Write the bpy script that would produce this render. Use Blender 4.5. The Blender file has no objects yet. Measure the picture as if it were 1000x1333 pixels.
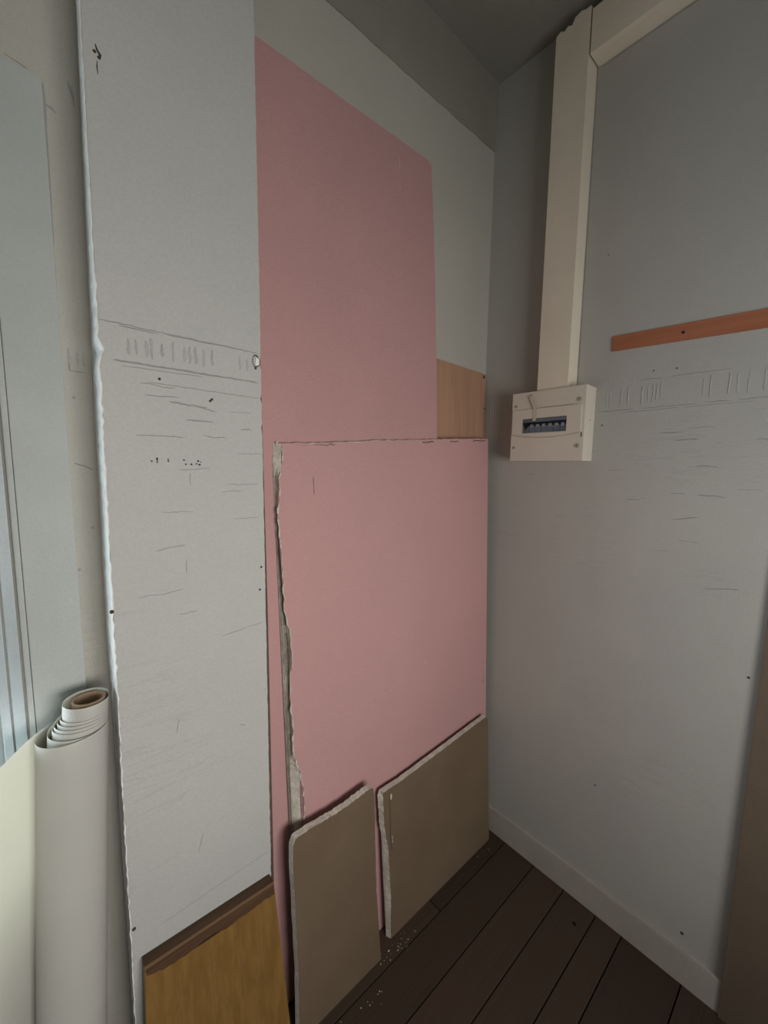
import bpy, bmesh, math, random
from mathutils import Vector, Matrix
random.seed(7)
sc = bpy.context.scene
COL = sc.collection

# ------------------------------------------------------------------ camera
cam = bpy.data.cameras.new('camera'); camo = bpy.data.objects.new('camera', cam); COL.objects.link(camo)
F, yaw, pitch, roll = 523.57, math.radians(40.929), math.radians(6.42), math.radians(0.775)
fw = Vector((math.sin(yaw)*math.cos(pitch), math.cos(yaw)*math.cos(pitch), -math.sin(pitch)))
r0 = Vector((math.cos(yaw), -math.sin(yaw), 0)); u0 = r0.cross(fw)
rt = r0*math.cos(roll) + u0*math.sin(roll); up = -r0*math.sin(roll) + u0*math.cos(roll)
M = Matrix((( rt.x, up.x, -fw.x), (rt.y, up.y, -fw.y), (rt.z, up.z, -fw.z))).to_4x4()
M.translation = (-1.175, -0.840, 1.3)
camo.matrix_world = M
cam.sensor_fit = 'HORIZONTAL'; cam.sensor_width = 36; cam.lens = F/1000*36
cam.clip_start = 0.02
sc.camera = camo

# ------------------------------------------------------------------ light, exposure
w = bpy.data.worlds.new('daylight'); sc.world = w; w.use_nodes = True
w.node_tree.nodes['Background'].inputs['Color'].default_value = (0.62, 0.76, 0.95, 1)
w.node_tree.nodes['Background'].inputs['Strength'].default_value = 0.9
def area_light(name, loc, rot, sx, sy, power, col, spread=180):
    l = bpy.data.lights.new(name, 'AREA'); l.shape = 'RECTANGLE'; l.size = sx; l.size_y = sy
    l.energy = power; l.color = col; l.spread = math.radians(spread)
    o = bpy.data.objects.new(name, l); o.location = loc; o.rotation_euler = rot; COL.objects.link(o)
    return o
# sky seen through the window beside the paper roll (in the same wall as the boards)
area_light('window_daylight', (-1.78, 0.20, 0.98), (math.radians(-90), 0, 0), 1.0, 0.7, 36, (0.86, 0.94, 1.0))
# added fill light behind the camera, in a made-up unseen opening
area_light('rear_fill_light', (-0.86, -1.74, 1.08), (math.radians(85), 0, 0), 0.8, 0.6, 11.4, (1.0, 0.96, 0.90), 130)
sc.view_settings.view_transform = 'Standard'; sc.view_settings.look = 'None'
sc.view_settings.gamma = 1; sc.view_settings.use_curve_mapping = False
sc.view_settings.exposure = -0.22

# ------------------------------------------------------------------ node helpers
class N:
    """scalar expression on shader nodes"""
    def __init__(s, nt, sock): s.nt, s.s = nt, sock
    def op(s, o, *a):
        n = s.nt.nodes.new('ShaderNodeMath'); n.operation = o
        for i, v in enumerate((s,)+a):
            if isinstance(v, N): s.nt.links.new(v.s, n.inputs[i])
            else: n.inputs[i].default_value = v
        return N(s.nt, n.outputs[0])
    def __add__(s, b): return s.op('ADD', b)
    def __sub__(s, b): return s.op('SUBTRACT', b)
    def __mul__(s, b): return s.op('MULTIPLY', b)
    def abs(s): return s.op('ABSOLUTE')
    def lt(s, b): return s.op('LESS_THAN', b)
    def gt(s, b): return s.op('GREATER_THAN', b)
    def ss(s, a, b):
        n = s.nt.nodes.new('ShaderNodeMapRange'); n.interpolation_type = 'SMOOTHSTEP'
        s.nt.links.new(s.s, n.inputs[0]); n.inputs[1].default_value = a; n.inputs[2].default_value = b
        return N(s.nt, n.outputs[0])
class Mat:
    def __init__(s, name, rough=0.8, spec=0.3):
        s.m = bpy.data.materials.new(name); s.m.use_nodes = True; s.nt = s.m.node_tree
        s.b = s.nt.nodes['Principled BSDF']; s.b.inputs['Roughness'].default_value = rough
        s.b.inputs['Specular IOR Level'].default_value = spec
        tc = s.nt.nodes.new('ShaderNodeTexCoord'); s.co = tc.outputs['Object']
        sp = s.nt.nodes.new('ShaderNodeSeparateXYZ'); s.nt.links.new(s.co, sp.inputs[0])
        s.x, s.y, s.z = (N(s.nt, sp.outputs[i]) for i in range(3))
    def noise(s, scale, detail=3, vec=(1,1,1), rough=0.55):
        mp = s.nt.nodes.new('ShaderNodeMapping'); mp.inputs['Scale'].default_value = vec
        s.nt.links.new(s.co, mp.inputs[0])
        n = s.nt.nodes.new('ShaderNodeTexNoise'); n.inputs['Scale'].default_value = scale
        n.inputs['Detail'].default_value = detail; n.inputs['Roughness'].default_value = rough
        s.nt.links.new(mp.outputs[0], n.inputs[0]); return N(s.nt, n.outputs[0])
    def mix(s, fac, a, b):
        n = s.nt.nodes.new('ShaderNodeMix'); n.data_type = 'RGBA'
        if isinstance(fac, N): s.nt.links.new(fac.s, n.inputs[0])
        else: n.inputs[0].default_value = fac
        for i, v in ((6, a), (7, b)):
            if isinstance(v, tuple): n.inputs[i].default_value = (*v, 1)
            else: s.nt.links.new(v, n.inputs[i])
        return n.outputs[2]
    def color(s, c):
        if isinstance(c, tuple): s.b.inputs['Base Color'].default_value = (*c, 1)
        else: s.nt.links.new(c, s.b.inputs['Base Color'])
        return s
    def bump(s, h, dist=0.001, strength=1.0):
        n = s.nt.nodes.new('ShaderNodeBump'); n.inputs['Distance'].default_value = dist
        n.inputs['Strength'].default_value = strength
        s.nt.links.new(h.s, n.inputs['Height']); s.nt.links.new(n.outputs[0], s.b.inputs['Normal'])
        return s
def mul(c, k): return tuple(v*k for v in c)

def papered(name, base, warm, axis):
    """painted-over relief wallpaper: woven grain, wrinkles, soft mottling"""
    m = Mat(name, 0.62, 0.25)
    mott = m.noise(2.2, 4).ss(.3, .7)
    grain = m.noise(260, 2)
    stretch = (3, 3, 26)
    wr = (m.noise(1.5, 5, stretch) - .5).abs().ss(.016, .0)         # thin horizontal wrinkles
    gate = m.noise(3.2, 2).ss(.50, .62)
    low = m.z.ss(1.46, 1.40)
    wr = wr*gate*low
    spots = m.noise(55, 2).ss(.76, .80)
    c = m.mix(mott, base, warm)
    c = m.mix(grain.ss(.25, .75)*.16, c, mul(base, .55))
    c = m.mix(wr*.07, c, mul(base, .45))
    c = m.mix(spots*.25, c, mul(base, .4))
    m.color(c); m.bump(grain*.4 - wr*.25 + m.noise(26, 3)*.7, .0011)
    return m.m
def plain(name, base, base2=None, rough=.8, scale=6, grain=200, bump=.0005, ga=.15, spec=.3):
    m = Mat(name, rough, spec)
    g = m.noise(grain, 2)
    c = m.mix(m.noise(scale, 4).ss(.3, .7), base, base2 or mul(base, .88))
    c = m.mix(g.ss(.25, .75)*ga, c, mul(base, .5))
    m.color(c); m.bump(g, bump); return m.m
def wood(name, a, b, dark, along, rough=.5, ga=.5, per_object=False):
    m = Mat(name, rough, .35)
    st = [22, 22, 22]; st[along] = 1.1
    g = m.noise(3, 5, tuple(st)); st2 = [160, 160, 160]; st2[along] = 4
    f = m.noise(1.6, 3, tuple(st2))
    c = m.mix(g.ss(.32, .68), a, b)
    c = m.mix(f.ss(.5, .75)*ga, c, dark)
    if per_object:
        oi = m.nt.nodes.new('ShaderNodeObjectInfo')
        rnd = N(m.nt, oi.outputs['Random'])
        c = m.mix(rnd*.6, c, mul(dark, 1.0))
        c = m.mix((m.noise(40, 3).ss(.62, .75))*.25, c, mul(b, 1.7))
    m.color(c); m.bump(f + g*.5, .0006); return m.m

WALL = (0.50, 0.485, 0.45); WALL2 = (0.455, 0.44, 0.415)
MT = {
 'wall_r': papered('painted_wallpaper', WALL, WALL2, 1),
 'wall_b': papered('painted_wallpaper_back', (0.50, .48, .43), (.46, .44, .395), 0),
 'panel': papered('panel_wallpaper', (0.53, 0.525, 0.50), (.49, .49, .47), 0),
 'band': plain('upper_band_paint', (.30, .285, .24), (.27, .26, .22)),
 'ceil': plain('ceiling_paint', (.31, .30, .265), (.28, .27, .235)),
 'other': plain('far_wall_paint', (.34, .32, .28)),
 'trim': plain('skirting_paint', (.50, .47, .42), (.44, .41, .36), rough=.5),
 'trunk': plain('trunking_plastic', (.84, .76, .63), (.78, .70, .58), rough=.5, ga=.08),
 'casing': plain('casing_paint', (.47, .485, .47), (.43, .445, .43), rough=.5, ga=.1),
 'frame': plain('window_frame_paint', (.50, .55, .58), rough=.4, ga=.08),
 'pink': plain('pink_board_paper', (.57, .322, .318), (.535, .307, .302), rough=.85, scale=3, grain=420, ga=.22),
 'pink2': plain('pink_board_paper_back', (.55, .312, .308), (.51, .292, .288), rough=.85, scale=3, grain=420, ga=.22),
 'gyp': plain('gypsum', (.66, .60, .53), (.5, .45, .39), rough=.95, scale=50, grain=160, bump=.002, ga=.25),
 'gyp_w': plain('white_plaster', (.90, .88, .85), (.83, .81, .79), rough=.95, scale=40, grain=140, bump=.002, ga=.12),
 'grey': plain('grey_board_paper', (.195, .138, .09), (.162, .113, .073), rough=.85, scale=4, grain=420, ga=.25),
 'paperback': plain('torn_brown_paper', (.115, .075, .055), rough=.9),
 'hard': wood('hardboard', (.44, .25, .165), (.38, .215, .14), (.30, .165, .11), 2, .6, .2),
 'beech': wood('varnished_board', (.20, .105, .027), (.25, .137, .040), (.15, .074, .018), 2, .42, .35),
 'beech_dk': wood('dark_stained_edge', (.10, .052, .026), (.075, .038, .018), (.05, .024, .012), 0, .5, .4),
 'beech_lt': plain('worn_arris', (.20, .115, .06), rough=.5),
 'brown': plain('brown_board', (.165, .125, .09), (.15, .11, .08), rough=.7, ga=.15),
 'orange': wood('orange_batten', (.42, .155, .080), (.37, .13, .062), (.28, .10, .05), 1, .55, .3),
 'plank': wood('oak_plank', (.092, .060, .040), (.062, .040, .027), (.034, .022, .015), 0, .55, .5, True),
 'gap': plain('floor_gap', (.012, .009, .007)),
 'plastic': plain('cream_plastic', (.70, .64, .55), (.67, .61, .52), rough=.4, ga=.05, spec=.45),
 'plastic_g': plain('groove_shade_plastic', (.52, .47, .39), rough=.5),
 'breaker': plain('breaker_grey', (.30, .34, .39), rough=.4),
 'breaker_dk': plain('breaker_recess', (.035, .04, .05), rough=.5),
 'switch': plain('switch_grey', (.42, .45, .48), rough=.4),
 'black': plain('black_plastic', (.012, .012, .014), rough=.5),
 'screw': plain('screw_metal', (.30, .27, .23), rough=.4),
 'dirt': plain('dark_chip', (.07, .055, .04), rough=.95),
 'crease': plain('crease_paint', (.37, .36, .34), rough=.8),
 'crease_soft': plain('soft_crease_paint', (.455, .45, .43), rough=.8),
 'relief': plain('relief_paint', (.51, .505, .48), rough=.7),
 'card': plain('cardboard', (.42, .29, .19), (.36, .24, .155), rough=.9),
 'outdoor': plain('outdoor_render', (.55, .58, .6)),
}
# roll paper: slightly translucent
def paper_mat(name, c, tr):
    m = Mat(name, .65, .3)
    m.color(m.mix(m.noise(5, 3).ss(.3, .7), c, mul(c, .93))); m.bump(m.noise(180, 2), .0003)
    t = m.nt.nodes.new('ShaderNodeBsdfTranslucent'); t.inputs[0].default_value = (*tr, 1)
    mx = m.nt.nodes.new('ShaderNodeMixShader'); mx.inputs[0].default_value = .10
    out = m.nt.nodes['Material Output']
    m.nt.links.new(m.b.outputs[0], mx.inputs[1]); m.nt.links.new(t.outputs[0], mx.inputs[2])
    m.nt.links.new(mx.outputs[0], out.inputs[0]); return m.m
MT['roll'] = paper_mat('roll_paper', (.55, .54, .505), (.95, .86, .62))
g = bpy.data.materials.new('window_glass'); g.use_nodes = True
gn = g.node_tree; gb = gn.nodes.new('ShaderNodeBsdfTransparent'); gb.inputs[0].default_value = (.93, .96, .95, 1)
gg = gn.nodes.new('ShaderNodeBsdfGlossy'); gg.inputs['Roughness'].default_value = .03
gm = gn.nodes.new('ShaderNodeMixShader'); gm.inputs[0].default_value = .06
gn.links.new(gb.outputs[0], gm.inputs[1]); gn.links.new(gg.outputs[0], gm.inputs[2])
gn.links.new(gm.outputs[0], gn.nodes['Material Output'].inputs[0])
MT['glass'] = g

# ------------------------------------------------------------------ mesh helpers
def obj(name, bm, mat, parent=None, smooth=False):
    me = bpy.data.meshes.new(name); bmesh.ops.recalc_face_normals(bm, faces=bm.faces)
    bm.to_mesh(me); bm.free()
    for mm in (mat if isinstance(mat, (list, tuple)) else [mat]): me.materials.append(MT[mm] if isinstance(mm, str) else mm)
    if smooth:
        for p in me.polygons: p.use_smooth = True
    o = bpy.data.objects.new(name, me); COL.objects.link(o)
    if parent: o.parent = parent
    return o
def empty(name, label, cat, group=None):
    o = bpy.data.objects.new(name, None); o.empty_display_size = .05; COL.objects.link(o)
    o['label'] = label; o['category'] = cat
    if group: o['group'] = group
    return o
def tag(o, label, cat, group=None):
    o['label'] = label; o['category'] = cat
    if group: o['group'] = group
    return o
def struct(o): o['kind'] = 'structure'; return o
def box(bm, x0, x1, y0, y1, z0, z1, bev=0):
    t = bmesh.new()
    vs = [t.verts.new((x, y, z)) for x in (x0, x1) for y in (y0, y1) for z in (z0, z1)]
    for f in ((0,1,3,2), (4,6,7,5), (0,4,5,1), (2,3,7,6), (0,2,6,4), (1,5,7,3)): t.faces.new([vs[i] for i in f])
    if bev: bmesh.ops.bevel(t, geom=list(t.edges), offset=bev, segments=2, profile=.7, affect='EDGES')
    me = bpy.data.meshes.new('t'); t.to_mesh(me); t.free(); bm.from_mesh(me); bpy.data.meshes.remove(me)
    return bm
def B(*a, **k): return box(bmesh.new(), *a, **k)
def cyl(bm, c, axis, r, h, n=20, r2=None):
    """cylinder centred at c along unit axis"""
    a = Vector(axis).normalized(); q = a.to_track_quat('Z', 'Y')
    rr = r if r2 is None else r2; c = Vector(c)
    b0 = [bm.verts.new(c + q @ Vector((r*math.cos(t), r*math.sin(t), -h/2))) for t in [2*math.pi*i/n for i in range(n)]]
    b1 = [bm.verts.new(c + q @ Vector((rr*math.cos(t), rr*math.sin(t), h/2))) for t in [2*math.pi*i/n for i in range(n)]]
    for i in range(n): bm.faces.new((b0[i], b0[(i+1)%n], b1[(i+1)%n], b1[i]))
    bm.faces.new(b0[::-1]); bm.faces.new(b1); return bm
def dens(pts, step=.012, amp=.0012, rnd=random):
    """densify an open polyline and roughen it"""
    out = []
    for (a, b) in zip(pts[:-1], pts[1:]):
        n = max(1, int(math.dist(a, b)/step))
        for i in range(n):
            t = i/n; j = amp if (i or out) else 0
            out.append((a[0]+(b[0]-a[0])*t + rnd.uniform(-j, j), a[1]+(b[1]-a[1])*t + rnd.uniform(-j, j)))
    out.append(pts[-1]); return out
def resample(pts, n):
    L = [0]
    for a, b in zip(pts[:-1], pts[1:]): L.append(L[-1] + math.dist(a, b))
    out = []; k = 0
    for i in range(n):
        d = L[-1]*i/(n-1)
        while k < len(L)-2 and L[k+1] < d: k += 1
        t = (d-L[k])/max(1e-9, L[k+1]-L[k])
        out.append((pts[k][0]+(pts[k+1][0]-pts[k][0])*t, pts[k][1]+(pts[k+1][1]-pts[k][1])*t))
    return out
def slab(front, back, yf, yb, s):
    """prism between two equal-count outlines (x,z); plane y = y0 + s*z"""
    bm = bmesh.new()
    a = [bm.verts.new((x, yf + s*z, z)) for x, z in front]
    b = [bm.verts.new((x, yb + s*z, z)) for x, z in back]
    n = len(a)
    for i in range(n): bm.faces.new((a[i], a[(i+1)%n], b[(i+1)%n], b[i]))
    fa = bm.faces.new(a); fb = bm.faces.new(b[::-1])
    bmesh.ops.triangulate(bm, faces=[fa, fb]); return bm
def ribbon(bm, pts, wd, normal, h=.0006):
    """thin ridge of triangular section lying on a wall along pts"""
    nrm = Vector(normal); prev = None
    for i, p in enumerate(pts):
        p = Vector(p); d = (Vector(pts[min(i+1, len(pts)-1)]) - Vector(pts[max(i-1, 0)])).normalized()
        sd = d.cross(nrm)*wd*.5*(0.35 if i in (0, len(pts)-1) else random.uniform(.7, 1.2))
        cur = (bm.verts.new(p-sd), bm.verts.new(p+nrm*h), bm.verts.new(p+sd))
        if prev:
            bm.faces.new((prev[0], prev[1], cur[1], cur[0])); bm.faces.new((prev[1], prev[2], cur[2], cur[1]))
        prev = cur
def on_y(pts, y): return [(p[0], y, p[1]) for p in pts]
def on_x(pts, x): return [(x, p[0], p[1]) for p in pts]
def wob(a, b, n, amp):
    return [(a[0]+(b[0]-a[0])*i/n + (random.uniform(-amp, amp) if 0 < i < n else 0)*.3,
             a[1]+(b[1]-a[1])*i/n + random.uniform(-amp, amp)) for i in range(n+1)]

# ------------------------------------------------------------------ room shell
CH = 2.49; XL = -3.0; YF = -1.65
fl = struct(obj('floor', B(XL-.1, .1, YF-.1, .1, -.08, -.018), 'gap'))
struct(obj('ceiling', B(XL-.1, .1, YF-.1, .1, CH, CH+.08), 'ceil'))
# wall_back (boards lean on it) with the window opening at its left
WX0, WX1, WZ0, WZ1 = -2.30, -1.24, .62, 1.82
bm = bmesh.new()
box(bm, WX1, .12, 0, .12, 0, CH); box(bm, XL-.12, WX0, 0, .12, 0, CH)
box(bm, WX0, WX1, 0, .12, 0, WZ0); box(bm, WX0, WX1, 0, .12, WZ1, CH)
wb = struct(obj('wall_back', bm, 'wall_b'))
wr = struct(obj('wall_right', B(0, .12, YF-.12, 0, 0, CH), 'wall_r'))
struct(obj('wall_left', B(XL-.12, XL, YF, 0, 0, CH), 'other'))
bm = bmesh.new()
RX0, RX1, RZ0, RZ1 = -1.31, -.41, .68, 1.46  # opening added to let the rear fill light in
box(bm, RX1, .0, YF-.12, YF, 0, CH); box(bm, XL, RX0, YF-.12, YF, 0, CH)
box(bm, RX0, RX1, YF-.12, YF, 0, RZ0); box(bm, RX0, RX1, YF-.12, YF, RZ1, CH)
struct(obj('wall_front', bm, 'other'))
# upper painted band of the back wall, sagging paint edge
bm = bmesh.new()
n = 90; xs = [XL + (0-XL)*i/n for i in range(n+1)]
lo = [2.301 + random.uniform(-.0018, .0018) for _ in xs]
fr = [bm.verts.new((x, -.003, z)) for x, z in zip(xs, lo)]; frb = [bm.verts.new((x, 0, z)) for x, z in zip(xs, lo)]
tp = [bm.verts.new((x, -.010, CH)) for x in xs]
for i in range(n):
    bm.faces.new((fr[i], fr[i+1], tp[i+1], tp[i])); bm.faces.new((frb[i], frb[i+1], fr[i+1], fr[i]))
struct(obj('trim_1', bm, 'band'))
# skirting on the right wall
bm = bmesh.new()
box(bm, -.012, 0, YF, -.0, 0, .088, bev=.002)
struct(obj('baseboard_right', bm, 'trim'))
bm = bmesh.new(); p = [(-.12 - .02*i, .0895 + random.uniform(-.0008, .0008)) for i in range(70)]
ribbon(bm, on_x(p, -.0115), .0022, (-1, 0, 0)); o = obj('paint_crack', bm, 'crease', bpy.data.objects['baseboard_right']); o['kind'] = 'stuff'

# planks run along x; the row edges follow the photograph near the corner
edges = [0, -.07, -.168, -.276, -.376, -.471, -.540, -.678]
while edges[-1] > YF: edges.append(edges[-1] - random.choice((.095, .10, .105, .085)))
pm = None
firsts = {1: -.352, 2: -.77, 3: -.93, 4: -1.3, 5: -.62, 6: -1.1, 0: -1.25}
for k in range(len(edges)-1):
    y1, y0 = edges[k], max(edges[k+1], YF)
    x = 0.0; first = firsts.get(k, -random.uniform(.3, 1.3))
    while x > XL:
        nx = first if x == 0.0 else x - random.uniform(.75, 1.3)
        if nx < XL+.15: nx = XL
        if pm is None:
            o = obj('plank', B(-.5, .5, -.5, .5, -.5, .5), 'plank', fl); pm = o.data
            bmx = bmesh.new(); bmx.from_mesh(pm)
            for f in bmx.faces: pass
            bmx.to_mesh(pm); bmx.free()
        else:
            o = bpy.data.objects.new('plank', pm); COL.objects.link(o); o.parent = fl
        g_ = .0016
        o.location = ((x+nx)/2, (y0+y1)/2, -.0092 + random.uniform(-.0006, .0006)); o.scale = (x-nx-2*g_, y1-y0-2*g_, .018)
        x = nx

o = obj('knot', cyl(bmesh.new(), (-.082, -.44, .0003), (0, 0, 1), .006, .0008, 9), 'gap', fl); o.scale = (1, 1, 1)
# ------------------------------------------------------------------ window at the left end of the back wall
wn = struct(bpy.data.objects.new('window_1', None)); COL.objects.link(wn)
bm = bmesh.new()
# flat casing board: stile and head, head top at 1.862
box(bm, -1.199, -1.131, -.010, 0, .30, 1.862, bev=.0015)
box(bm, WX0-.10, -1.199, -.010, 0, WZ1-.01, 1.862, bev=.0015)
box(bm, WX0-.10, WX0, -.010, 0, .30, WZ1-.01, bev=.0015)
obj('casing', bm, 'casing', wn)
bm = bmesh.new(); box(bm, -1.207, -1.1995, -.014, 0, .30, WZ1-.01, bev=.002)
obj('bead', bm, 'casing', wn)
bm = bmesh.new(); box(bm, -1.2255, -1.2105, -.006, 0, .30, WZ1-.01, bev=.002)
box(bm, -1.238, -1.2275, -.010, .0, .30, WZ1-.01, bev=.002)
obj('bead', bm, 'frame', wn)
bm = bmesh.new(); box(bm, -1.262, -1.24, .02, .07, WZ0, WZ1, bev=.003); box(bm, WX0, WX0+.04, .02, .07, WZ0, WZ1, bev=.003)
box(bm, WX0+.04, -1.262, .02, .07, WZ0, WZ0+.05, bev=.003); box(bm, WX0+.04, -1.262, .02, .07, WZ1-.05, WZ1, bev=.003)
box(bm, -1.80, -1.76, .02, .07, WZ0+.05, WZ1-.05, bev=.003)
obj('window_frame', bm, 'frame', wn)
for a, b in ((WX0+.04, -1.80), (-1.76, -1.262)):
    obj('pane', B(a, b, .043, .047, WZ0+.05, WZ1-.05), 'glass', wn)
obj('window_sill', B(WX0-.03, WX1, -.02, .02, WZ0-.03, WZ0, bev=.004), 'frame', wn)
bm = bmesh.new()
ribbon(bm, on_y(wob((-1.1295, 1.86), (-1.1405, .86), 46, .0007), -.0004), .0042, (0, -1, 0), .0005)
ribbon(bm, on_y(wob((-1.30, 1.865), (-1.131, 1.866), 10, .0015), -.0004), .0035, (0, -1, 0), .0005)
o = obj('joint_crack', bm, 'crease', wn); o['kind'] = 'stuff'
# added window frame around the fill light, unseen behind the camera
w2 = struct(bpy.data.objects.new('added_rear_window', None)); COL.objects.link(w2)
bm = bmesh.new()
for a, b, c, d in ((RX0, RX0+.05, RZ0, RZ1), (RX1-.05, RX1, RZ0, RZ1), (RX0+.05, RX1-.05, RZ0, RZ0+.05), (RX0+.05, RX1-.05, RZ1-.05, RZ1), (-.875, -.845, RZ0+.05, RZ1-.05)):
    box(bm, a, b, YF-.09, YF-.04, c, d, bev=.003)
obj('window_frame', bm, 'frame', w2)

# ------------------------------------------------------------------ papered relief lines on the right and back walls
def frieze(parent, place, u0, u1, z0, z1, normal, mat='relief', dens_=.014, groove=True, amp=.0016, gw=.003, name='frieze_relief'):
    bm = bmesh.new(); u = u0
    while u < u1:
        if random.random() < .72:
            a = z0 + random.uniform(.004, .012); b = z1 - random.uniform(.004, .014)
            ribbon(bm, place([(u + random.uniform(-.001, .001), a + (b-a)*i/5) for i in range(6)]), random.uniform(.003, .006), normal, random.uniform(.0006, .0014))
        u += random.uniform(.5, 1.5)*dens_
    o = obj(name, bm, mat, parent); o['kind'] = 'stuff'
    if groove:
        bm = bmesh.new()
        for z, wd, keep in ((z0-.006, gw, .85), (z1+.004, gw*.6, .75), (z0-.032, gw*.5, .5), (z0-.012, gw*.45, .6)):
            u = u0
            while u < u1-.01:
                v = min(u1, u + random.uniform(.04, .16))
                if random.random() < keep:
                    ribbon(bm, place(wob((u, z+random.uniform(-.001, .001)), (v, z+random.uniform(-.001, .001)), max(3, int((v-u)/.012)), amp*.5)), wd*random.uniform(.5, 1), normal, .0004)
                u = v + random.uniform(0, .02)
        o = obj('frieze_groove', bm, 'crease', parent); o['kind'] = 'stuff'
X_ = lambda x: (lambda p: on_x(p, x)); Y_ = lambda y: (lambda p: on_y(p, y))
frieze(wr, X_(-.0003), -.90, -.375, 1.462, 1.522, (-1, 0, 0), gw=.0026)
frieze(wr, X_(-.0003), -.14, -.012, 1.462, 1.522, (-1, 0, 0), groove=False)
frieze(wb, Y_(-.0003), -1.128, -1.10, 1.448, 1.488, (0, -1, 0), groove=False, dens_=.009)
def wrinkles(parent, place, spots, normal, mat='crease', name='wrinkle'):
    bm = bmesh.new()
    for (u, z, L, sl, wd) in spots:
        n = max(4, int(L/.006)); z_ = z; pts = []
        for i in range(n+1):
            z_ += random.uniform(-.0012, .0012); pts.append((u + L*i/n, z_ + sl*L*i/n))
        ribbon(bm, place(pts), wd, normal, .0005)
    o = obj(name, bm, mat, parent); o['kind'] = 'stuff'
W2W = [(-.52, 1.392, -.05, 0, .0026), (-.60, 1.373, .045, .0, .002), (-.66, 1.241, .05, .05, .0026), (-.563, 1.18, -.05, -.25, .0022),
       (-.70, 1.037, .06, -.15, .0024), (-.64, 1.31, .04, 0, .0018), (-.585, 1.245, .03, 0, .0016), (-.76, 1.37, .06, 0, .0018),
       (-.49, 1.225, .03, 0, .0018), (-.20, 1.282, .03, 0, .0018), (-.06, 1.235, .04, 0, .0018), (-.63, 1.40, .05, .02, .0014),
       (-.38, 1.35, .03, 0, .0014), (-.62, 1.13, .04, 0, .0014), (-.37, 1.03, .03, 0, .0013), (-.45, 1.30, .04, .0, .0014), (-.74, 1.43, .05, .02, .0016),
       (-.30, 1.16, .03, 0, .0012), (-.56, 1.10, .03, 0, .0012), (-.72, 1.26, .04, 0, .0014)]
wrinkles(wr, X_(-.0003), W2W[:10], (-1, 0, 0)); wrinkles(wr, X_(-.0003), W2W[10:], (-1, 0, 0), 'crease_soft')
bm = bmesh.new()
for (u, z, r) in ((-.733, .844, .0028), (-.438, .389, .0022), (-.667, .128, .004), (-.497, 1.545, .0017), (-.545, 1.543, .0019), (-.385, 1.42, .002), (-.37, 1.86, .0015)):
    cyl(bm, (-.0003, u, z), (-1, 0, 0), r, .0008, 7)
o = obj('chip_mark', bm, 'dirt', wr); o['kind'] = 'stuff'
bm = bmesh.new()
ribbon(bm, on_y([(-1.100, 1.880), (-1.097, 1.872), (-1.094, 1.860), (-1.093, 1.846)], -.0003), .004, (0, -1, 0))
ribbon(bm, on_y([(-1.129, 1.832), (-1.122, 1.830), (-1.116, 1.826)], -.0003), .005, (0, -1, 0))
ribbon(bm, on_y([(-1.17, 1.874), (-1.15, 1.870), (-1.137, 1.862), (-1.130, 1.850)], -.0003), .003, (0, -1, 0))
ribbon(bm, on_y(wob((-1.125, 1.30), (-1.10, 1.288), 6, .001), -.0003), .002, (0, -1, 0))
for u, z in ((-1.119, 1.405), (-1.128, 1.12), (-1.106, 1.19)): cyl(bm, (u, -.0003, z), (0, -1, 0), .0025, .0008, 7)
ribbon(bm, on_y([(-1.122, 1.482), (-1.1225, 1.462), (-1.122, 1.448), (-1.112, 1.447), (-1.101, 1.447)], -.0003), .0018, (0, -1, 0))
o = obj('crack_mark', bm, 'crease', wb); o['kind'] = 'stuff'

# ------------------------------------------------------------------ tall papered wall panel (sawn-off piece of wall) in front of the back wall
YP = -.095; PX1 = -.8405
pn = empty('wall_panel', 'tall off-white wallpapered wall panel with raw white plaster left edge, left of the pink boards', 'panel')
def fx(z): return -1.088 - (2.04 - z)*.0078
def bx(z):
    P = [(0, -1.094), (.8, -1.095), (1.0, -1.097), (1.30, -1.094), (1.55, -1.0905), (2.05, -1.0815), (2.4, -1.076)]
    for (a, xa), (b, xb) in zip(P[:-1], P[1:]):
        if a <= z <= b: return xa + (xb-xa)*(z-a)/(b-a)
    return P[-1][1]
HZ = 2.30
zs = [HZ*i/260 for i in range(261)]
rnd = random.Random(3)
edgef = []
for z in zs:
    j = .0005 if z > 1.57 else .0009
    e = fx(z) + rnd.uniform(-j, j)
    if abs(z-1.468) < .016: e += .006*(1-abs(z-1.466)/.016)
    if abs(z-1.53) < .008: e += .002
    edgef.append(e)
# papered body: front face with slightly ragged left edge and chipped right edge
redge = []
for z in zs:
    e = PX1 + rnd.uniform(-.0006, .0006)
    if abs(z-1.49) < .012: e -= .0022
    if abs(z-1.425) < .006: e -= .0018
    if abs(z-1.37) < .004: e -= .0012
    redge.append(e)
bm = bmesh.new()
A_ = [bm.verts.new((x+.0012, YP, z)) for x, z in zip(edgef, zs)]; B_ = [bm.verts.new((x, YP, z)) for x, z in zip(redge, zs)]
C_ = [bm.verts.new((x+.004, -.002, z)) for x, z in zip(redge, zs)]
for i in range(260):
    bm.faces.new((A_[i], B_[i], B_[i+1], A_[i+1])); bm.faces.new((B_[i], C_[i], C_[i+1], B_[i+1]))
D_ = [bm.verts.new((bx(z)+.004, -.002, z)) for z in zs]
for i in range(260): bm.faces.new((C_[i], D_[i], D_[i+1], C_[i+1]))
bm.faces.new((A_[-1], B_[-1], C_[-1], D_[-1])); bm.faces.new((A_[0], D_[0], C_[0], B_[0]))
obj('papered_face', bm, 'panel', pn)
bm = bmesh.new()
cols = 7; G = []
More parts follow.
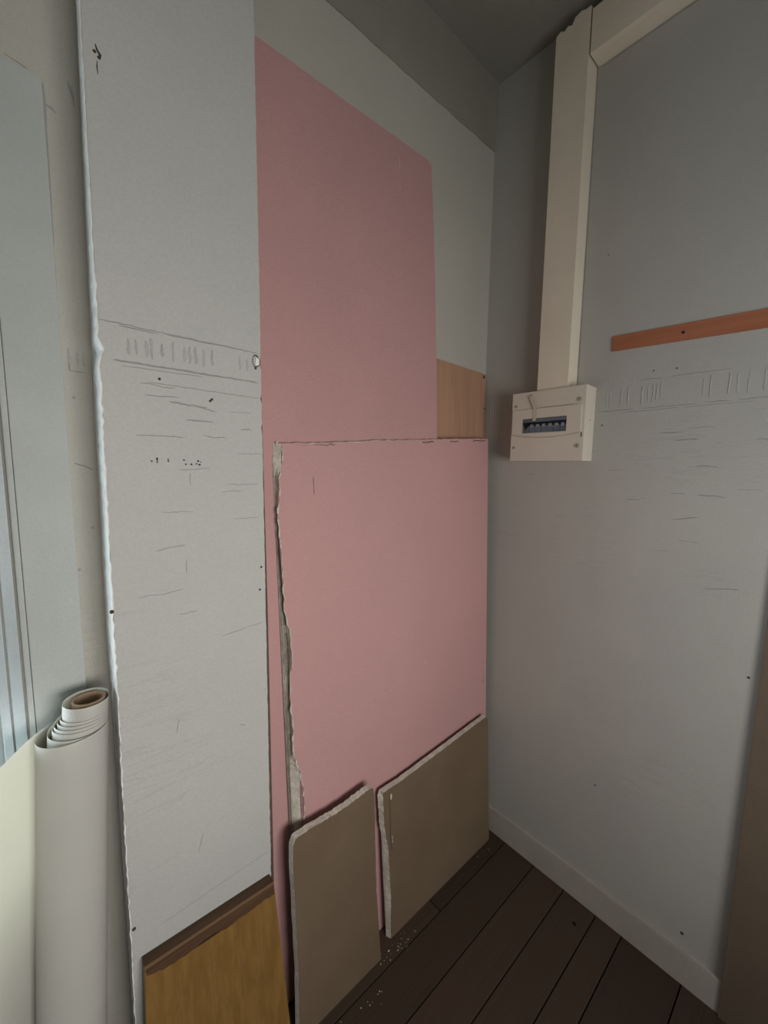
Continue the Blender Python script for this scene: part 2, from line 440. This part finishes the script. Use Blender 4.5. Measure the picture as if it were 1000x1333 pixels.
for z, e in zip(zs, edgef):
    row = []
    for k in range(cols):
        t = k/(cols-1); x = e + (bx(z)-e)*t; y = YP + (0-YP)*t
        q = rnd.uniform(-.0007, .0007) if 0 < k < cols-1 else 0
        row.append(bm.verts.new((x - .001*math.sin(math.pi*t) + q, y - (.0003 if k == 0 else 0), z)))
    row.append(bm.verts.new((e+.0035, YP-.0003, z)) if False else bm.verts.new((bx(z)+.004, 0, z)))
    G.append(row)
for i in range(260):
    for k in range(cols): bm.faces.new((G[i][k], G[i][k+1], G[i+1][k+1], G[i+1][k]))
# plaster lip wrapping onto the front
L_ = [bm.verts.new((e + (.0008 if z > 1.57 else rnd.uniform(.0006, .0022)), YP-.0006, z)) for z, e in zip(zs, edgef)]
for i in range(260): bm.faces.new((G[i][0], L_[i], L_[i+1], G[i+1][0]))
obj('plaster_edge', bm, 'gyp_w', pn)['label'] = 'raw white plaster cut edge'
pl_ = Y_(YP-.0003)
frieze(pn, pl_, -1.065, -.852, 1.461, 1.503, (0, -1, 0), dens_=.011, gw=.003, amp=.001)
bm = bmesh.new()   # long continuous grooves of the frieze
ribbon(bm, pl_(wob((-1.090, 1.510), (-.846, 1.507), 40, .0008)), .0018, (0, -1, 0), .0003)
ribbon(bm, pl_(wob((-1.075, 1.4555), (-.846, 1.4535), 40, .0006)), .0026, (0, -1, 0), .0003)
ribbon(bm, pl_(wob((-1.03, 1.4285), (-.846, 1.425), 30, .0007)), .0013, (0, -1, 0), .0003)
o = obj('frieze_line', bm, 'crease', pn); o['kind'] = 'stuff'
sp = [(-1.00, 1.402, .06, -.02, .003), (-1.035, 1.408, .05, 0, .0014), (-.955, 1.398, .03, -.1, .0018), (-.975, 1.375, .045, 0, .0025), (-.882, 1.363, .02, 0, .0022),
      (-1.04, 1.425, .05, -.02, .0012), (-.95, 1.35, .04, 0, .0014), (-1.05, 1.345, .07, 0, .0012), (-.90, 1.395, .04, 0, .0012), (-.91, 1.265, .06, 0, .0014),
      (-.92, 1.25, .04, 0, .0012), (-1.03, 1.155, .045, .12, .0026), (-1.02, 1.22, .05, 0, .0012), (-.90, 1.20, .05, 0, .0012), (-1.06, 1.08, .07, 0, .0013), (-.99, 1.29, .05, 0, .0016),
      (-.89, 1.32, .05, 0, .0012), (-1.0, 1.04, .03, 0, .0018), (-.93, .98, .08, .1, .0012), (-1.07, .93, .10, .08, .0012), (-1.06, 1.00, .05, .3, .0014), (-.92, .86, .06, .2, .0012),
      (-1.05, .80, .09, .1, .0012), (-.96, .74, .07, .2, .0012), (-1.02, .64, .09, .15, .0011), (-.93, .60, .06, .2, .0011), (-1.06, .70, .05, .1, .0011), (-.95, 1.12, .06, 0, .0011), (-1.03, .87, .05, .1, .0011)]
wrinkles(pn, pl_, sp[:8], (0, -1, 0)); wrinkles(pn, pl_, sp[8:19], (0, -1, 0), 'crease_soft')
bm = bmesh.new()
for a, b in (((-1.008, .845), (-1.012, .822)), ((-.975, .60), (-.985, .565)), ((-.985, 1.11), (-.984, 1.135)), ((-.972, 1.285), (-.973, 1.265)), ((-.90, .79), (-.887, .782))):
    ribbon(bm, pl_(wob(a, b, 5, .001)), .0016, (0, -1, 0))
ribbon(bm, pl_(wob((-1.05, .467), (-.845, .474), 30, .0012)), .0016, (0, -1, 0))
o = obj('scuff_mark', bm, 'crease_soft', pn); o['kind'] = 'stuff'
bm = bmesh.new()
for i in range(16):
    u = rnd.choice((rnd.uniform(-1.035, -1.00), rnd.uniform(-.985, -.94), rnd.uniform(-.985, -.945), -1.022))
    cyl(bm, (u, YP-.0003, 1.306 + rnd.uniform(-.004, .004) - (u > -.99)*.003), (0, -1, 0), rnd.uniform(.0008, .002), .0009, 6)
for u, z in ((-1.013, 1.436), (-.935, 1.41), (-.932, 1.413), (-1.097, .492), (-1.0995, 1.066), (-.851, 1.479), (-.852, 1.055), (-.848, 1.10), (-1.07, 1.865), (-1.075, 1.87)):
    cyl(bm, (u+.003*(u < -1.08), YP-.0003, z), (0, -1, 0), .0022 if u > -1.09 else .0032, .0009, 8)
for k in range(14):
    t = k/13*5.0 + .6; cyl(bm, (-.8505 + .006*math.cos(t), YP-.0003, 1.492 + .0105*math.sin(t)), (0, -1, 0), rnd.uniform(.0007, .0017), .0009, 6)
ribbon(bm, pl_([(-1.0735, 1.880), (-1.072, 1.874), (-1.0685, 1.869), (-1.069, 1.864)]), .0032, (0, -1, 0))
ribbon(bm, pl_([(-1.0725, 1.860), (-1.073, 1.852), (-1.0725, 1.842)]), .0016, (0, -1, 0))
o = obj('chip_mark', bm, 'dirt', pn); o['kind'] = 'stuff'
bm = bmesh.new()
ts = [2*math.pi*i/9 for i in range(9)]
vs = [bm.verts.new((-.8480 + (.004+rnd.uniform(-.001, .001))*math.cos(t), YP-.0009, 1.491 + (.008+rnd.uniform(-.0015, .0015))*math.sin(t))) for t in ts]
vc = bm.verts.new((-.848, YP-.0012, 1.491))
for i in range(9): bm.faces.new((vs[i], vs[(i+1)%9], vc))
obj('plaster_patch', bm, 'gyp_w', pn)['label'] = 'bare plaster chip'

# ------------------------------------------------------------------ brown hardboard sheet against the back wall
o = obj('hardboard_sheet', slab([(-.834, 0), (-.004, 0), (-.004, 1.613), (-.40, 1.627), (-.834, 1.635)], [(-.834, 0), (-.004, 0), (-.004, 1.613), (-.40, 1.627), (-.834, 1.635)], -.045, -.0415, .0250), 'hard')
tag(o, 'thin brown hardboard sheet showing in the corner above the front pink board', 'board')
bm = bmesh.new()
cyl(bm, (-.016, -.045+.025*1.603-.0003, 1.603), (0, -1, 0), .006, .0008, 9); cyl(bm, (-.010, -.045+.025*1.50-.0003, 1.50), (0, -1, 0), .003, .0008, 8)
oo = obj('corner_stain', bm, 'paperback', o); oo['kind'] = 'stuff'

# ------------------------------------------------------------------ plasterboards
def board(name, label, out_front, out_back, yf, th, s, core='gyp', face='pink', paper=None, cat='board'):
    t = empty(name, label, cat)
    n = len(out_front)
    obj('gypsum_core', slab(out_front, out_back, yf, yf+th, s), core, t)
    pf = paper or out_front
    obj('paper_face', slab(pf, pf, yf-.0005, yf, s), face, t)
    return t
# back pink board (tall)
r1 = random.Random(11)
top = dens([(-.812, 2.118), (-.60, 2.120), (-.32, 2.124)], .02, .0008, r1)
outl = [(-.820, 0.0), (-.812, 1.0)] + top + dens([(-.305, 2.118), (-.290, 1.895), (-.276, 1.584), (-.272, 1.387), (-.262, .6), (-.255, 0)], .05, .0004, r1)
pb = board('plasterboard', 'tall pink plasterboard leaning behind the others, reaching highest on the wall', outl, outl, -.0655, .0125, .0242, face='pink2')
bm = bmesh.new()
YB = lambda z: -.0665 + .0242*z
for a, b, wd in (((-.424, 2.085), (-.4235, 2.05), .0016), ((-.4235, 2.045), (-.4225, 1.985), .0014), ((-.46, 2.1), (-.458, 2.09), .0012)):
    p = wob(a, b, 8, .0008); ribbon(bm, [(x, YB(z), z) for x, z in p], wd, (0, -1, 0))
oo = obj('paint_fleck', bm, 'gyp', pb); oo['kind'] = 'stuff'
# front pink board, ragged left side
inn = [(-.777, 1.346), (-.776, 1.319), (-.784, 1.272), (-.787, 1.228), (-.790, 1.192), (-.787, 1.146), (-.783, 1.041), (-.781, .970), (-.770, .933), (-.767, .868), (-.771, .841), (-.773, .765), (-.769, .710), (-.771, .652), (-.755, .590), (-.743, .522), (-.750, .470), (-.752, .25), (-.752, 0)]
otr = [(-.793, 1.346), (-.796, 1.312), (-.790, 1.254), (-.7905, 1.22), (-.7905, 1.187), (-.7885, 1.154), (-.785, 1.037), (-.782, .981), (-.778, .930), (-.775, .869), (-.776, .832), (-.777, .764), (-.775, .710), (-.776, .652), (-.778, .599), (-.774, .526), (-.772, .465), (-.772, .25), (-.772, 0)]
r2 = random.Random(5)
NL = 110
a1 = [(x + r2.uniform(-.0022, .0016), z) for x, z in resample(inn, NL)]; b1 = [(x + .004 + .0035*(z < 1.15)*(z > .62) + r2.uniform(-.0012, .0012), z) for x, z in resample(otr, NL)]
topf = [(x, z + r2.uniform(-.0016, .0008)) for x, z in resample([(-.777, 1.347), (-.653, 1.354), (-.489, 1.368), (-.315, 1.379), (-.176, 1.389), (-.040, 1.396)], 60)]
rest = [(-.036, 1.39), (-.024, .43), (-.020, 0)]
front = a1[::-1] + topf[1:] + rest
back = b1[::-1] + [(x, z+.002) for x, z in topf[1:]] + rest
# paper: rough own outline, torn back a little on the left
ap = [(max(x, xi+.0002) + abs(r2.gauss(0, .0009)), z) for (x, z), (xi, _) in zip(a1, a1)]
paper = ap[::-1] + [(x, z - abs(r2.gauss(0, .0012))) for x, z in topf[1:]] + rest
pf = board('plasterboard', 'shorter pink plasterboard with a ragged torn left side, leaning in front of the tall one', front, back, -.089, .0125, .0314, paper=paper)
YQ = lambda z: -.0900 + .0314*z
bm = bmesh.new()
for a, b, wd in (((-.702, 1.276), (-.700, 1.235), .0012), ((-.044, .575), (-.044, .562), .002)):
    p = wob(a, b, 6, .0006); ribbon(bm, [(x, YQ(z), z) for x, z in p], wd, (0, -1, 0), .0004)
for x0, x1 in ((-.765, -.735), (-.73, -.715), (-.70, -.64), (-.35, -.30), (-.23, -.19), (-.12, -.05)):
    n_ = int((x1-x0)/.005)
    zt = lambda x: 1.347 + (x+.777)*.0665 - .004
    ribbon(bm, [(x0+(x1-x0)*i/n_, YQ(1.37), zt(x0+(x1-x0)*i/n_) - random.uniform(0, .004)) for i in range(n_+1)], .0028, (0, -1, 0), .0004)
oo = obj('dirt_mark', bm, 'paperback', pf); oo['kind'] = 'stuff'
bm = bmesh.new()
for a, b, wd in (((-.335, .732), (-.334, .722), .0025), ((-.04, 1.37), (-.037, 1.355), .002), ((-.66, .9), (-.659, .894), .0012)):
    p = wob(a, b, 4, .0006); ribbon(bm, [(x, YQ(z), z) for x, z in p], wd, (0, -1, 0), .0004)
oo = obj('white_scratch', bm, 'gyp', pf); oo['kind'] = 'stuff'
# loose gypsum flakes along the torn side
bm = bmesh.new()
for _ in range(70):
    i = r2.randrange(NL-20); (x0, z), (x1, _z) = b1[i], a1[i]
    if x1-x0 < .002: continue
    t = r2.random(); x = x0+(x1-x0)*t; y = -.089+.0314*z + .0125*(1-t); L = r2.uniform(.004, .016); w_ = r2.uniform(.001, .003)
    v = [bm.verts.new((x-w_, y-.0005, z-L/2)), bm.verts.new((x+w_, y-.001, z-L*.3)), bm.verts.new((x+w_*.4, y-.002, z+L/2)), bm.verts.new((x-w_*.6, y-.0006, z+L*.4))]
    bm.faces.new(v)
for k in range(0, NL-6, 1):      # torn white lip where the paper peels off the core
    if r2.random() < .30: continue
    (xa, za), (xb, zb) = ap[k], ap[k+1]
    w0 = r2.uniform(.0006, .0030 if za < .80 or za > 1.15 else .0018)
    v = [bm.verts.new((xa-w0*.9, YQ(za)-.0006, za)), bm.verts.new((xa+w0*.6, YQ(za)-.0010, za)), bm.verts.new((xb+r2.uniform(.0003, .0022), YQ(zb)-.0010, zb)), bm.verts.new((xb-w0*.9, YQ(zb)-.0006, zb))]
    bm.faces.new(v)
oo = obj('gypsum_flake', bm, 'gyp', pf); oo['kind'] = 'stuff'
# left grey board
r3 = random.Random(21)
tf = [(x, z + r3.uniform(-.0014, .0014)) for x, z in resample([(-.790, .482), (-.751, .483), (-.669, .478), (-.579, .485), (-.570, .482)], 36)]
rf = dens([(-.568, .47), (-.568, .353), (-.569, .202), (-.560, .0)], .02, .0008, r3)
lf = dens([(-.802, 0), (-.797, .166), (-.798, .300), (-.799, .430), (-.797, .470)], .03, .0008, r3)
of = lf + tf + rf
ob = [(x-.004, z) for x, z in lf] + [(x-.004, z+.004) for x, z in tf] + [(x, z) for x, z in rf]
gl = board('plasterboard', 'narrow grey-brown plasterboard offcut standing on the floor beside the varnished board', of, ob, -.143, .0125, .060, face='grey')
# right grey board
tf = [(x, z + r3.uniform(-.0006, .0006)) for x, z in resample([(-.5255, .436), (-.46, .4345), (-.30, .443), (-.062, .457)], 40)]
lf = resample([(-.509, 0), (-.505, .115), (-.508, .183), (-.511, .266), (-.524, .339), (-.5265, .42)], 50)
lf = [(x + r3.uniform(-.0009, .0009), z) for x, z in lf]
lb = resample([(-.515, 0), (-.514, .091), (-.514, .188), (-.520, .275), (-.532, .347), (-.535, .426)], 50)
lb = [(x + r3.uniform(-.0007, .0007), z) for x, z in lb]
rr_ = [(-.052, .44), (-.045, 0)]
gr = board('plasterboard', 'wide grey-brown plasterboard offcut standing in the corner by the skirting', lf+tf+rr_, lb+[(x-.004, z+.003) for x, z in tf]+rr_, -.125, .0125, .050, face='grey')
YG = lambda z: -.126 + .05*z
bm = bmesh.new(); p = wob((-.504, .418), (-.503, .30), 16, .0007) + [(-.5005, .27), (-.498, .25)]
ribbon(bm, [(x, YG(z), z) for x, z in p], .0032, (0, -1, 0), .0004)
oo = obj('paper_tear', bm, 'paperback', gr); oo['kind'] = 'stuff'
bm = bmesh.new()
ribbon(bm, [(x, YG(z), z) for x, z in wob((-.4985, .419), (-.4985, .402), 4, .0006)], .006, (0, -1, 0), .0004)
ribbon(bm, [(x, YG(z), z) for x, z in wob((-.4975, .30), (-.4965, .275), 6, .0006)], .002, (0, -1, 0), .0004)
oo = obj('bare_gypsum', bm, 'gyp', gr); oo['kind'] = 'stuff'

# ------------------------------------------------------------------ varnished wooden board against the papered panel
YW = -.190; SW = .17
wd_ = empty('wooden_board', 'orange-brown varnished wooden board with dark stained top edge, leaning on the white panel', 'board')
o1 = [(-1.105, 0), (-.838, 0), (-.838, .12), (-.8455, .418), (-1.085, .427)]
bm = slab(o1, o1, YW, YW+.020, SW)
obj('board_body', bm, 'beech', wd_)
t1 = [(-1.0855, .4275), (-.8455, .4185), (-.8455, .4205), (-1.0855, .4295)]
obj('top_edge', slab(t1, t1, YW+.0012, YW+.0205, SW), 'beech_dk', wd_)['label'] = 'dark stained top edge'
ar = [(-1.0853, .4255), (-.8457, .4165), (-.8457, .4210), (-1.0853, .4300)]
obj('arris', slab(ar, ar, YW-.0008, YW+.0016, SW), 'beech_lt', wd_)['label'] = 'pale worn edge line'
# stained ragged band under the top edge
r4 = random.Random(9)
lowz = resample([(-1.082, .414), (-1.05, .404), (-1.0, .402), (-.99, .407), (-.965, .404), (-.955, .398), (-.90, .398), (-.87, .398), (-.8462, .396)], 40)
bnd = [(x, z + r4.uniform(-.0012, .0012)) for x, z in lowz] + [(-.8462, .4160), (-1.0845, .4250)]
obj('stained_band', slab(bnd, bnd, YW-.0006, YW+.0002, SW), 'beech_dk', wd_)
# staves of the laminated board as shallow joints
bm = bmesh.new()
for xa, z0_, z1_ in ((-1.035, 0, .40), (-.978, .0, .40), (-.925, 0, .395), (-.885, 0, .395)):
    ribbon(bm, [(xa - (1-z/.42)*.004, YW + SW*z, z) for z in [z0_ + (z1_-z0_)*i/6 for i in range(7)]], .0011, (0, -1, 0), .0002)
oo = obj('stave_joint', bm, 'beech_lt', wd_); oo['kind'] = 'stuff'

# ------------------------------------------------------------------ paper roll leaning at the window, with its sheet unrolled
rl = empty('wallpaper_roll', 'loose roll of off-white lining paper on a cardboard core, standing left of the panel', 'paper roll')
def lean(x, y, z):       # axis leans: foot further left and out
    t = (.92 - z)/.92
    return (x - .055*t, y - .030*t, z)
XR, YR = -1.106, -.072          # right tangent, axis depth
RT = [(0, .0285), (.5, .0300), (1.5, .0313), (2.5, .0330), (3.5, .0350), (4.5, .0362), (5.5, .0390), (6.5, .0462), (8, .0466)]
ZT = [(0, .927), (.5, .926), (1.0, .922), (1.4, .906), (2.5, .901), (3.5, .897), (4.5, .893), (5.5, .887), (6.3, .879), (7.0, .886), (8, .885)]
def lut(T, t):
    for (a, xa), (b, xb) in zip(T[:-1], T[1:]):
        if a <= t <= b: return xa + (xb-xa)*(t-a)/(b-a)
    return T[-1][1]
pts = []; NS = 420
for i in range(NS+1):
    turns = 7.25*i/NS; th = 2*math.pi*turns; R = lut(RT, turns)
    pts.append((XR - R + R*math.cos(th), YR + R*.98*math.sin(th), lut(ZT, turns)))
lx, ly, lz = pts[-1]
# free sheet: leaves the back of the roll and curls forward to the left
for (x, y, z) in ((lx-.012, ly-.002, .884), (lx-.026, ly-.010, .884), (lx-.040, ly-.022, .883), (lx-.056, ly-.040, .882), (lx-.072, ly-.062, .879), (lx-.088, ly-.086, .876), (lx-.105, ly-.110, .873), (lx-.122, ly-.130, .870), (lx-.14, ly-.146, .868), (lx-.165, ly-.158, .866), (lx-.20, ly-.162, .866)):
    pts.append((x, y, z))
bm = bmesh.new(); rows = 12; grid = []
for (x, y, zt) in pts:
    grid.append([bm.verts.new(lean(x, y, zt*(1-j/rows))) for j in range(rows+1)])
for i in range(len(pts)-1):
    for j in range(rows): bm.faces.new((grid[i][j], grid[i+1][j], grid[i+1][j+1], grid[i][j+1]))
me = bpy.data.meshes.new('paper_sheet'); bm.to_mesh(me); bm.free()
me.materials.append(MT['roll'])
for p in me.polygons: p.use_smooth = True
ps = bpy.data.objects.new('paper_sheet', me); COL.objects.link(ps); ps.parent = rl
# cardboard core
bm = bmesh.new(); n = 40; RC, RI = .0225, .0195; cx, cy = XR-.0265, YR
ring = []
for (z, r) in ((.924, RC), (.9245, RI), (.60, RI)):
    ring.append([bm.verts.new(lean(cx + r*math.cos(2*math.pi*i/n), cy + r*math.sin(2*math.pi*i/n), z)) for i in range(n)])
ring.insert(0, [bm.verts.new(lean(cx + RC*math.cos(2*math.pi*i/n), cy + RC*math.sin(2*math.pi*i/n), .02)) for i in range(n)])
for a, b in zip(ring[:-1], ring[1:]):
    for i in range(n): bm.faces.new((a[i], a[(i+1)%n], b[(i+1)%n], b[i]))
bm.faces.new(ring[-1])
obj('cardboard_core', bm, 'card', rl, smooth=False)['label'] = 'brown cardboard tube core'

# ------------------------------------------------------------------ consumer unit, trunking, batten on the right wall
cu = empty('fuse_box', 'cream plastic fuse box with a row of switches, fixed below the vertical trunking', 'fuse box')
bm = bmesh.new()
y0, y1, z0, z1 = -.364, -.147, 1.323, 1.523
box(bm, -.046, 0, y0, y1, z0, z1, bev=.002); obj('back_housing', bm, 'plastic', cu)
FXX = -.062
bm = bmesh.new()
# front cover built around the switch opening
oy0, oy1, oz0, oz1 = -.317, -.185, 1.404, 1.446
box(bm, FXX, -.046, y0, oy0, z0, z1); box(bm, FXX, -.046, oy1, y1, z0, z1)
box(bm, FXX, -.046, oy0, oy1, z0, oz0); box(bm, FXX, -.046, oy0, oy1, oz1, z1)
obj('front_cover', bm, 'plastic', cu)
# raised centre door with curved lower lip
bm = bmesh.new(); NA = 24
def lip(t): return 1.403 - .010*math.sin(math.pi*t) - .001
ys = [y1-.006 + (y0+.010 - (y1-.006))*i/NA for i in range(NA+1)]
def doorpart(bm, ya, yb, za_f, zb_f, k=8):
    P = [ya + (yb-ya)*i/k for i in range(k+1)]
    a = [bm.verts.new((FXX-.0035, y, za_f(y))) for y in P]; b = [bm.verts.new((FXX-.0035, y, zb_f(y))) for y in P]
    c = [bm.verts.new((FXX, y, za_f(y)-.001)) for y in P]; d = [bm.verts.new((FXX, y, zb_f(y)+.001)) for y in P]
    for i in range(k):
        bm.faces.new((a[i], a[i+1], b[i+1], b[i])); bm.faces.new((c[i], c[i+1], a[i+1], a[i])); bm.faces.new((b[i], b[i+1], d[i+1], d[i]))
    bm.faces.new((a[0], b[0], d[0], c[0])); bm.faces.new((a[-1], c[-1], d[-1], b[-1]))
Ya, Yb = y1-.004, y0+.008
lo_ = lambda y: lip((y-Ya)/(Yb-Ya)); hi_ = lambda y: 1.473
doorpart(bm, Ya, oy1, lo_, hi_); doorpart(bm, oy0, Yb, lo_, hi_)
doorpart(bm, oy1, oy0, lo_, lambda y: oz0, 16); doorpart(bm, oy1, oy0, lambda y: oz1, hi_, 4)
obj('door', bm, 'plastic', cu)
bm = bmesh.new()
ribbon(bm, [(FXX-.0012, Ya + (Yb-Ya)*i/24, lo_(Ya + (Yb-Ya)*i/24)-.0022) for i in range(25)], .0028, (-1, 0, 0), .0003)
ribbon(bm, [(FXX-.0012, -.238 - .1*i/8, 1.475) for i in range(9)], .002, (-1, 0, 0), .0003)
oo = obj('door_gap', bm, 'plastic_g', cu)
obj('breaker_recess', B(-.0475, -.0465, oy0, oy1, oz0, oz1), 'breaker_dk', cu)
obj('breaker_rail', B(-.0600, -.0475, oy0+.001, oy1-.001, 1.436, 1.4455, bev=.001), 'breaker', cu)
nb = 7; wdt = (oy1-oy0-.002)/nb; sm = None
for k in range(nb):
    ya = oy0+.001+k*wdt
    oo = obj('breaker', B(-.0590, -.0475, ya+.0005, ya+wdt-.0005, oz0+.0005, 1.424, bev=.0006), 'breaker', cu)
    if k != nb-1:
        bm = bmesh.new(); box(bm, -.0655, -.057, ya+.005, ya+wdt-.005, 1.420, 1.4285, bev=.001)
        obj('switch', bm, 'switch', oo)
    else:
        bm = bmesh.new(); vv = [(-.0635, ya-.001, 1.434), (-.0635, ya+wdt, 1.434), (-.0635, ya+wdt*.55, 1.415)]
        f_ = [bm.verts.new(v) for v in vv]; g2 = [bm.verts.new((-.057, v[1], v[2])) for v in vv]
        bm.faces.new(f_); bm.faces.new(g2[::-1])
        for i in range(3): bm.faces.new((f_[i], f_[(i+1)%3], g2[(i+1)%3], g2[i]))
        obj('switch', bm, 'black', oo)['label'] = 'black switch lever'
gl_ = bpy.data.materials.new('clear_plastic'); gl_.use_nodes = True
q = gl_.node_tree.nodes['Principled BSDF']; q.inputs['Transmission Weight'].default_value = 1; q.inputs['Roughness'].default_value = .12; q.inputs['IOR'].default_value = 1.2
q.inputs['Base Color'].default_value = (.86, .9, .94, 1)
MT['clear'] = gl_
obj('clear_window', B(FXX-.0036, FXX-.0026, oy0, oy1, oz0, oz1), 'clear', cu)
for (y, z, r) in ((-.160, 1.485, .0045), (-.347, 1.487, .0068), (-.349, 1.364, .0068), (-.1585, 1.363, .0045), (-.208, 1.513, .0032)):
    so = obj('screw', cyl(bmesh.new(), (FXX-.0004, y, z), (-1, 0, 0), r, .0018, 18), 'plastic_g', cu)
    bm = bmesh.new(); d = r*.62
    box(bm, FXX-.0019, FXX-.0012, y-d, y+d, z-.0008, z+.0008); box(bm, FXX-.0019, FXX-.0012, y-.0008, y+.0008, z-d, z+d)
    obj('screw_slot', bm, 'screw', so)
obj('slot', B(FXX-.0006, FXX+.001, -.3590, -.3570, 1.387, 1.399), 'black', cu)
# strip of clear tape hanging over the cover
bm = bmesh.new(); tp_ = [(-.208, 1.512), (-.214, 1.495), (-.222, 1.478), (-.2235, 1.455), (-.2225, 1.438)]
va = [bm.verts.new((FXX-.0045, y+.0055, z)) for y, z in tp_]; vb = [bm.verts.new((FXX-.0045, y-.0055, z)) for y, z in tp_]
for i in range(4): bm.faces.new((va[i], vb[i], vb[i+1], va[i+1]))
MT['tape'] = plain('yellowed_tape', (.64, .57, .48), rough=.25, ga=.05, spec=.6)
obj('tape_strip', bm, 'tape', cu)['label'] = 'faded tape strip'
bm = bmesh.new(); cyl(bm, (-.03, -.3645, 1.432), (0, -1, 0), .002, .002, 8); obj('side_knockout', bm, 'plastic_g', cu)

tr = empty('cable_trunking', 'cream vertical cable trunking rising from the fuse box towards the ceiling', 'trunking')
bm = bmesh.new()
TY0, TY1 = -.309, -.222
box(bm, -.040, 0, TY0, TY1, 1.5235, 2.445, bev=.001); obj('trunk_base', bm, 'trunk', tr)
# lid with broken, uneven top
bm = bmesh.new(); tp_ = [(TY1+.0015, 2.437), (-.232, 2.443), (-.243, 2.436), (-.252, 2.442), (-.262, 2.436), (-.27, 2.449), (-.285, 2.452), (-.298, 2.447), (TY0-.0005, 2.447)]
sec = [(TY1+.0015, 1.5235)] + tp_ + [(TY0-.0005, 1.5235)]
a = [bm.verts.new((-.055, y, z)) for y, z in sec]; b = [bm.verts.new((-.038, y, z)) for y, z in sec]
for i in range(len(sec)): bm.faces.new((a[i], a[(i+1)%len(sec)], b[(i+1)%len(sec)], b[i]))
bm.faces.new(a); bm.faces.new(b[::-1]); bmesh.ops.triangulate(bm, faces=[f for f in bm.faces if len(f.verts) > 4])
obj('trunk_lid', bm, 'trunk', tr)
bm = bmesh.new(); ribbon(bm, on_x(wob((-.3105, 2.35), (-.3115, 1.53), 60, .0006), -.0003), .0035, (-1, 0, 0), .0004)
oo = obj('sealant_crack', bm, 'crease', tr); oo['kind'] = 'stuff'
th_ = empty('cable_trunking', 'cream horizontal cable trunking high on the right wall, just under the ceiling', 'trunking')
obj('trunk_base', B(-.040, 0, YF+.02, -.3125, 2.338, 2.434, bev=.001), 'trunk', th_)
obj('trunk_lid', B(-.055, -.038, YF+.02, -.3135, 2.335, 2.436, bev=.0015), 'trunk', th_)
bm = bmesh.new(); ribbon(bm, on_x(wob((-.32, 2.334), (-.95, 2.334), 50, .0008), -.0003), .004, (-1, 0, 0), .0004)
oo = obj('sealant_crack', bm, 'crease', th_); oo['kind'] = 'stuff'

bt = empty('wooden_batten', 'thin orange-brown batten nailed across the right wall above the fuse box level', 'batten')
bm = bmesh.new()
sec = [(-.397, 1.6475), (-.3985, 1.6100), (-.70, 1.5985), (-1.05, 1.585), (-1.05, 1.624), (-.70, 1.6375)]
a = [bm.verts.new((-.004, y, z)) for y, z in sec]; b = [bm.verts.new((0, y, z)) for y, z in sec]
for i in range(6): bm.faces.new((a[i], a[(i+1)%6], b[(i+1)%6], b[i]))
bm.faces.new(a); bm.faces.new(b[::-1]); obj('strip', bm, 'orange', bt)
obj('nail', cyl(bmesh.new(), (-.0043, -.552, 1.6225), (-1, 0, 0), .0030, .0016, 10), 'black', bt)

# tall brown board standing against the right wall (plumb left edge)
bm = B(-.0185, -.0135, -1.25, -.752, 0.0005, 1.25, bev=.001)
for v in bm.verts: v.co.x += .0125*v.co.z/1.25
o = obj('brown_board', bm, 'brown')
tag(o, 'plain dull brown board standing upright against the right wall, at the right edge', 'board')

# crumbs of plaster on the floor by the boards
bm = bmesh.new(); r5 = random.Random(2)
def crumb(x, y, r):
    v = [(x + r*math.cos(t)*r5.uniform(.6, 1.2), y + r*math.sin(t)*r5.uniform(.6, 1.2)) for t in (0, 1.3, 2.5, 3.8, 5.1)]
    a = [bm.verts.new((p[0], p[1], .0004)) for p in v]; c = bm.verts.new((x, y, r*.9+.0004))
    for i in range(5): bm.faces.new((a[i], a[(i+1)%5], c))
for cx_, cy_, s_, n_ in ((-.505, -.150, .022, 26), (-.62, -.170, .03, 10), (-.10, -.15, .03, 8), (-.72, -.165, .02, 10), (-.45, -.16, .03, 6)):
    for _ in range(n_): crumb(r5.gauss(cx_, s_), min(-.135, r5.gauss(cy_, .008)) - (.02 if cx_ < -.55 else 0), r5.uniform(.0006, .0022))
o = obj('plaster_crumbs', bm, 'gyp'); tag(o, 'pale plaster crumbs scattered on the dark floorboards at the foot of the boards', 'debris'); o['kind'] = 'stuff'
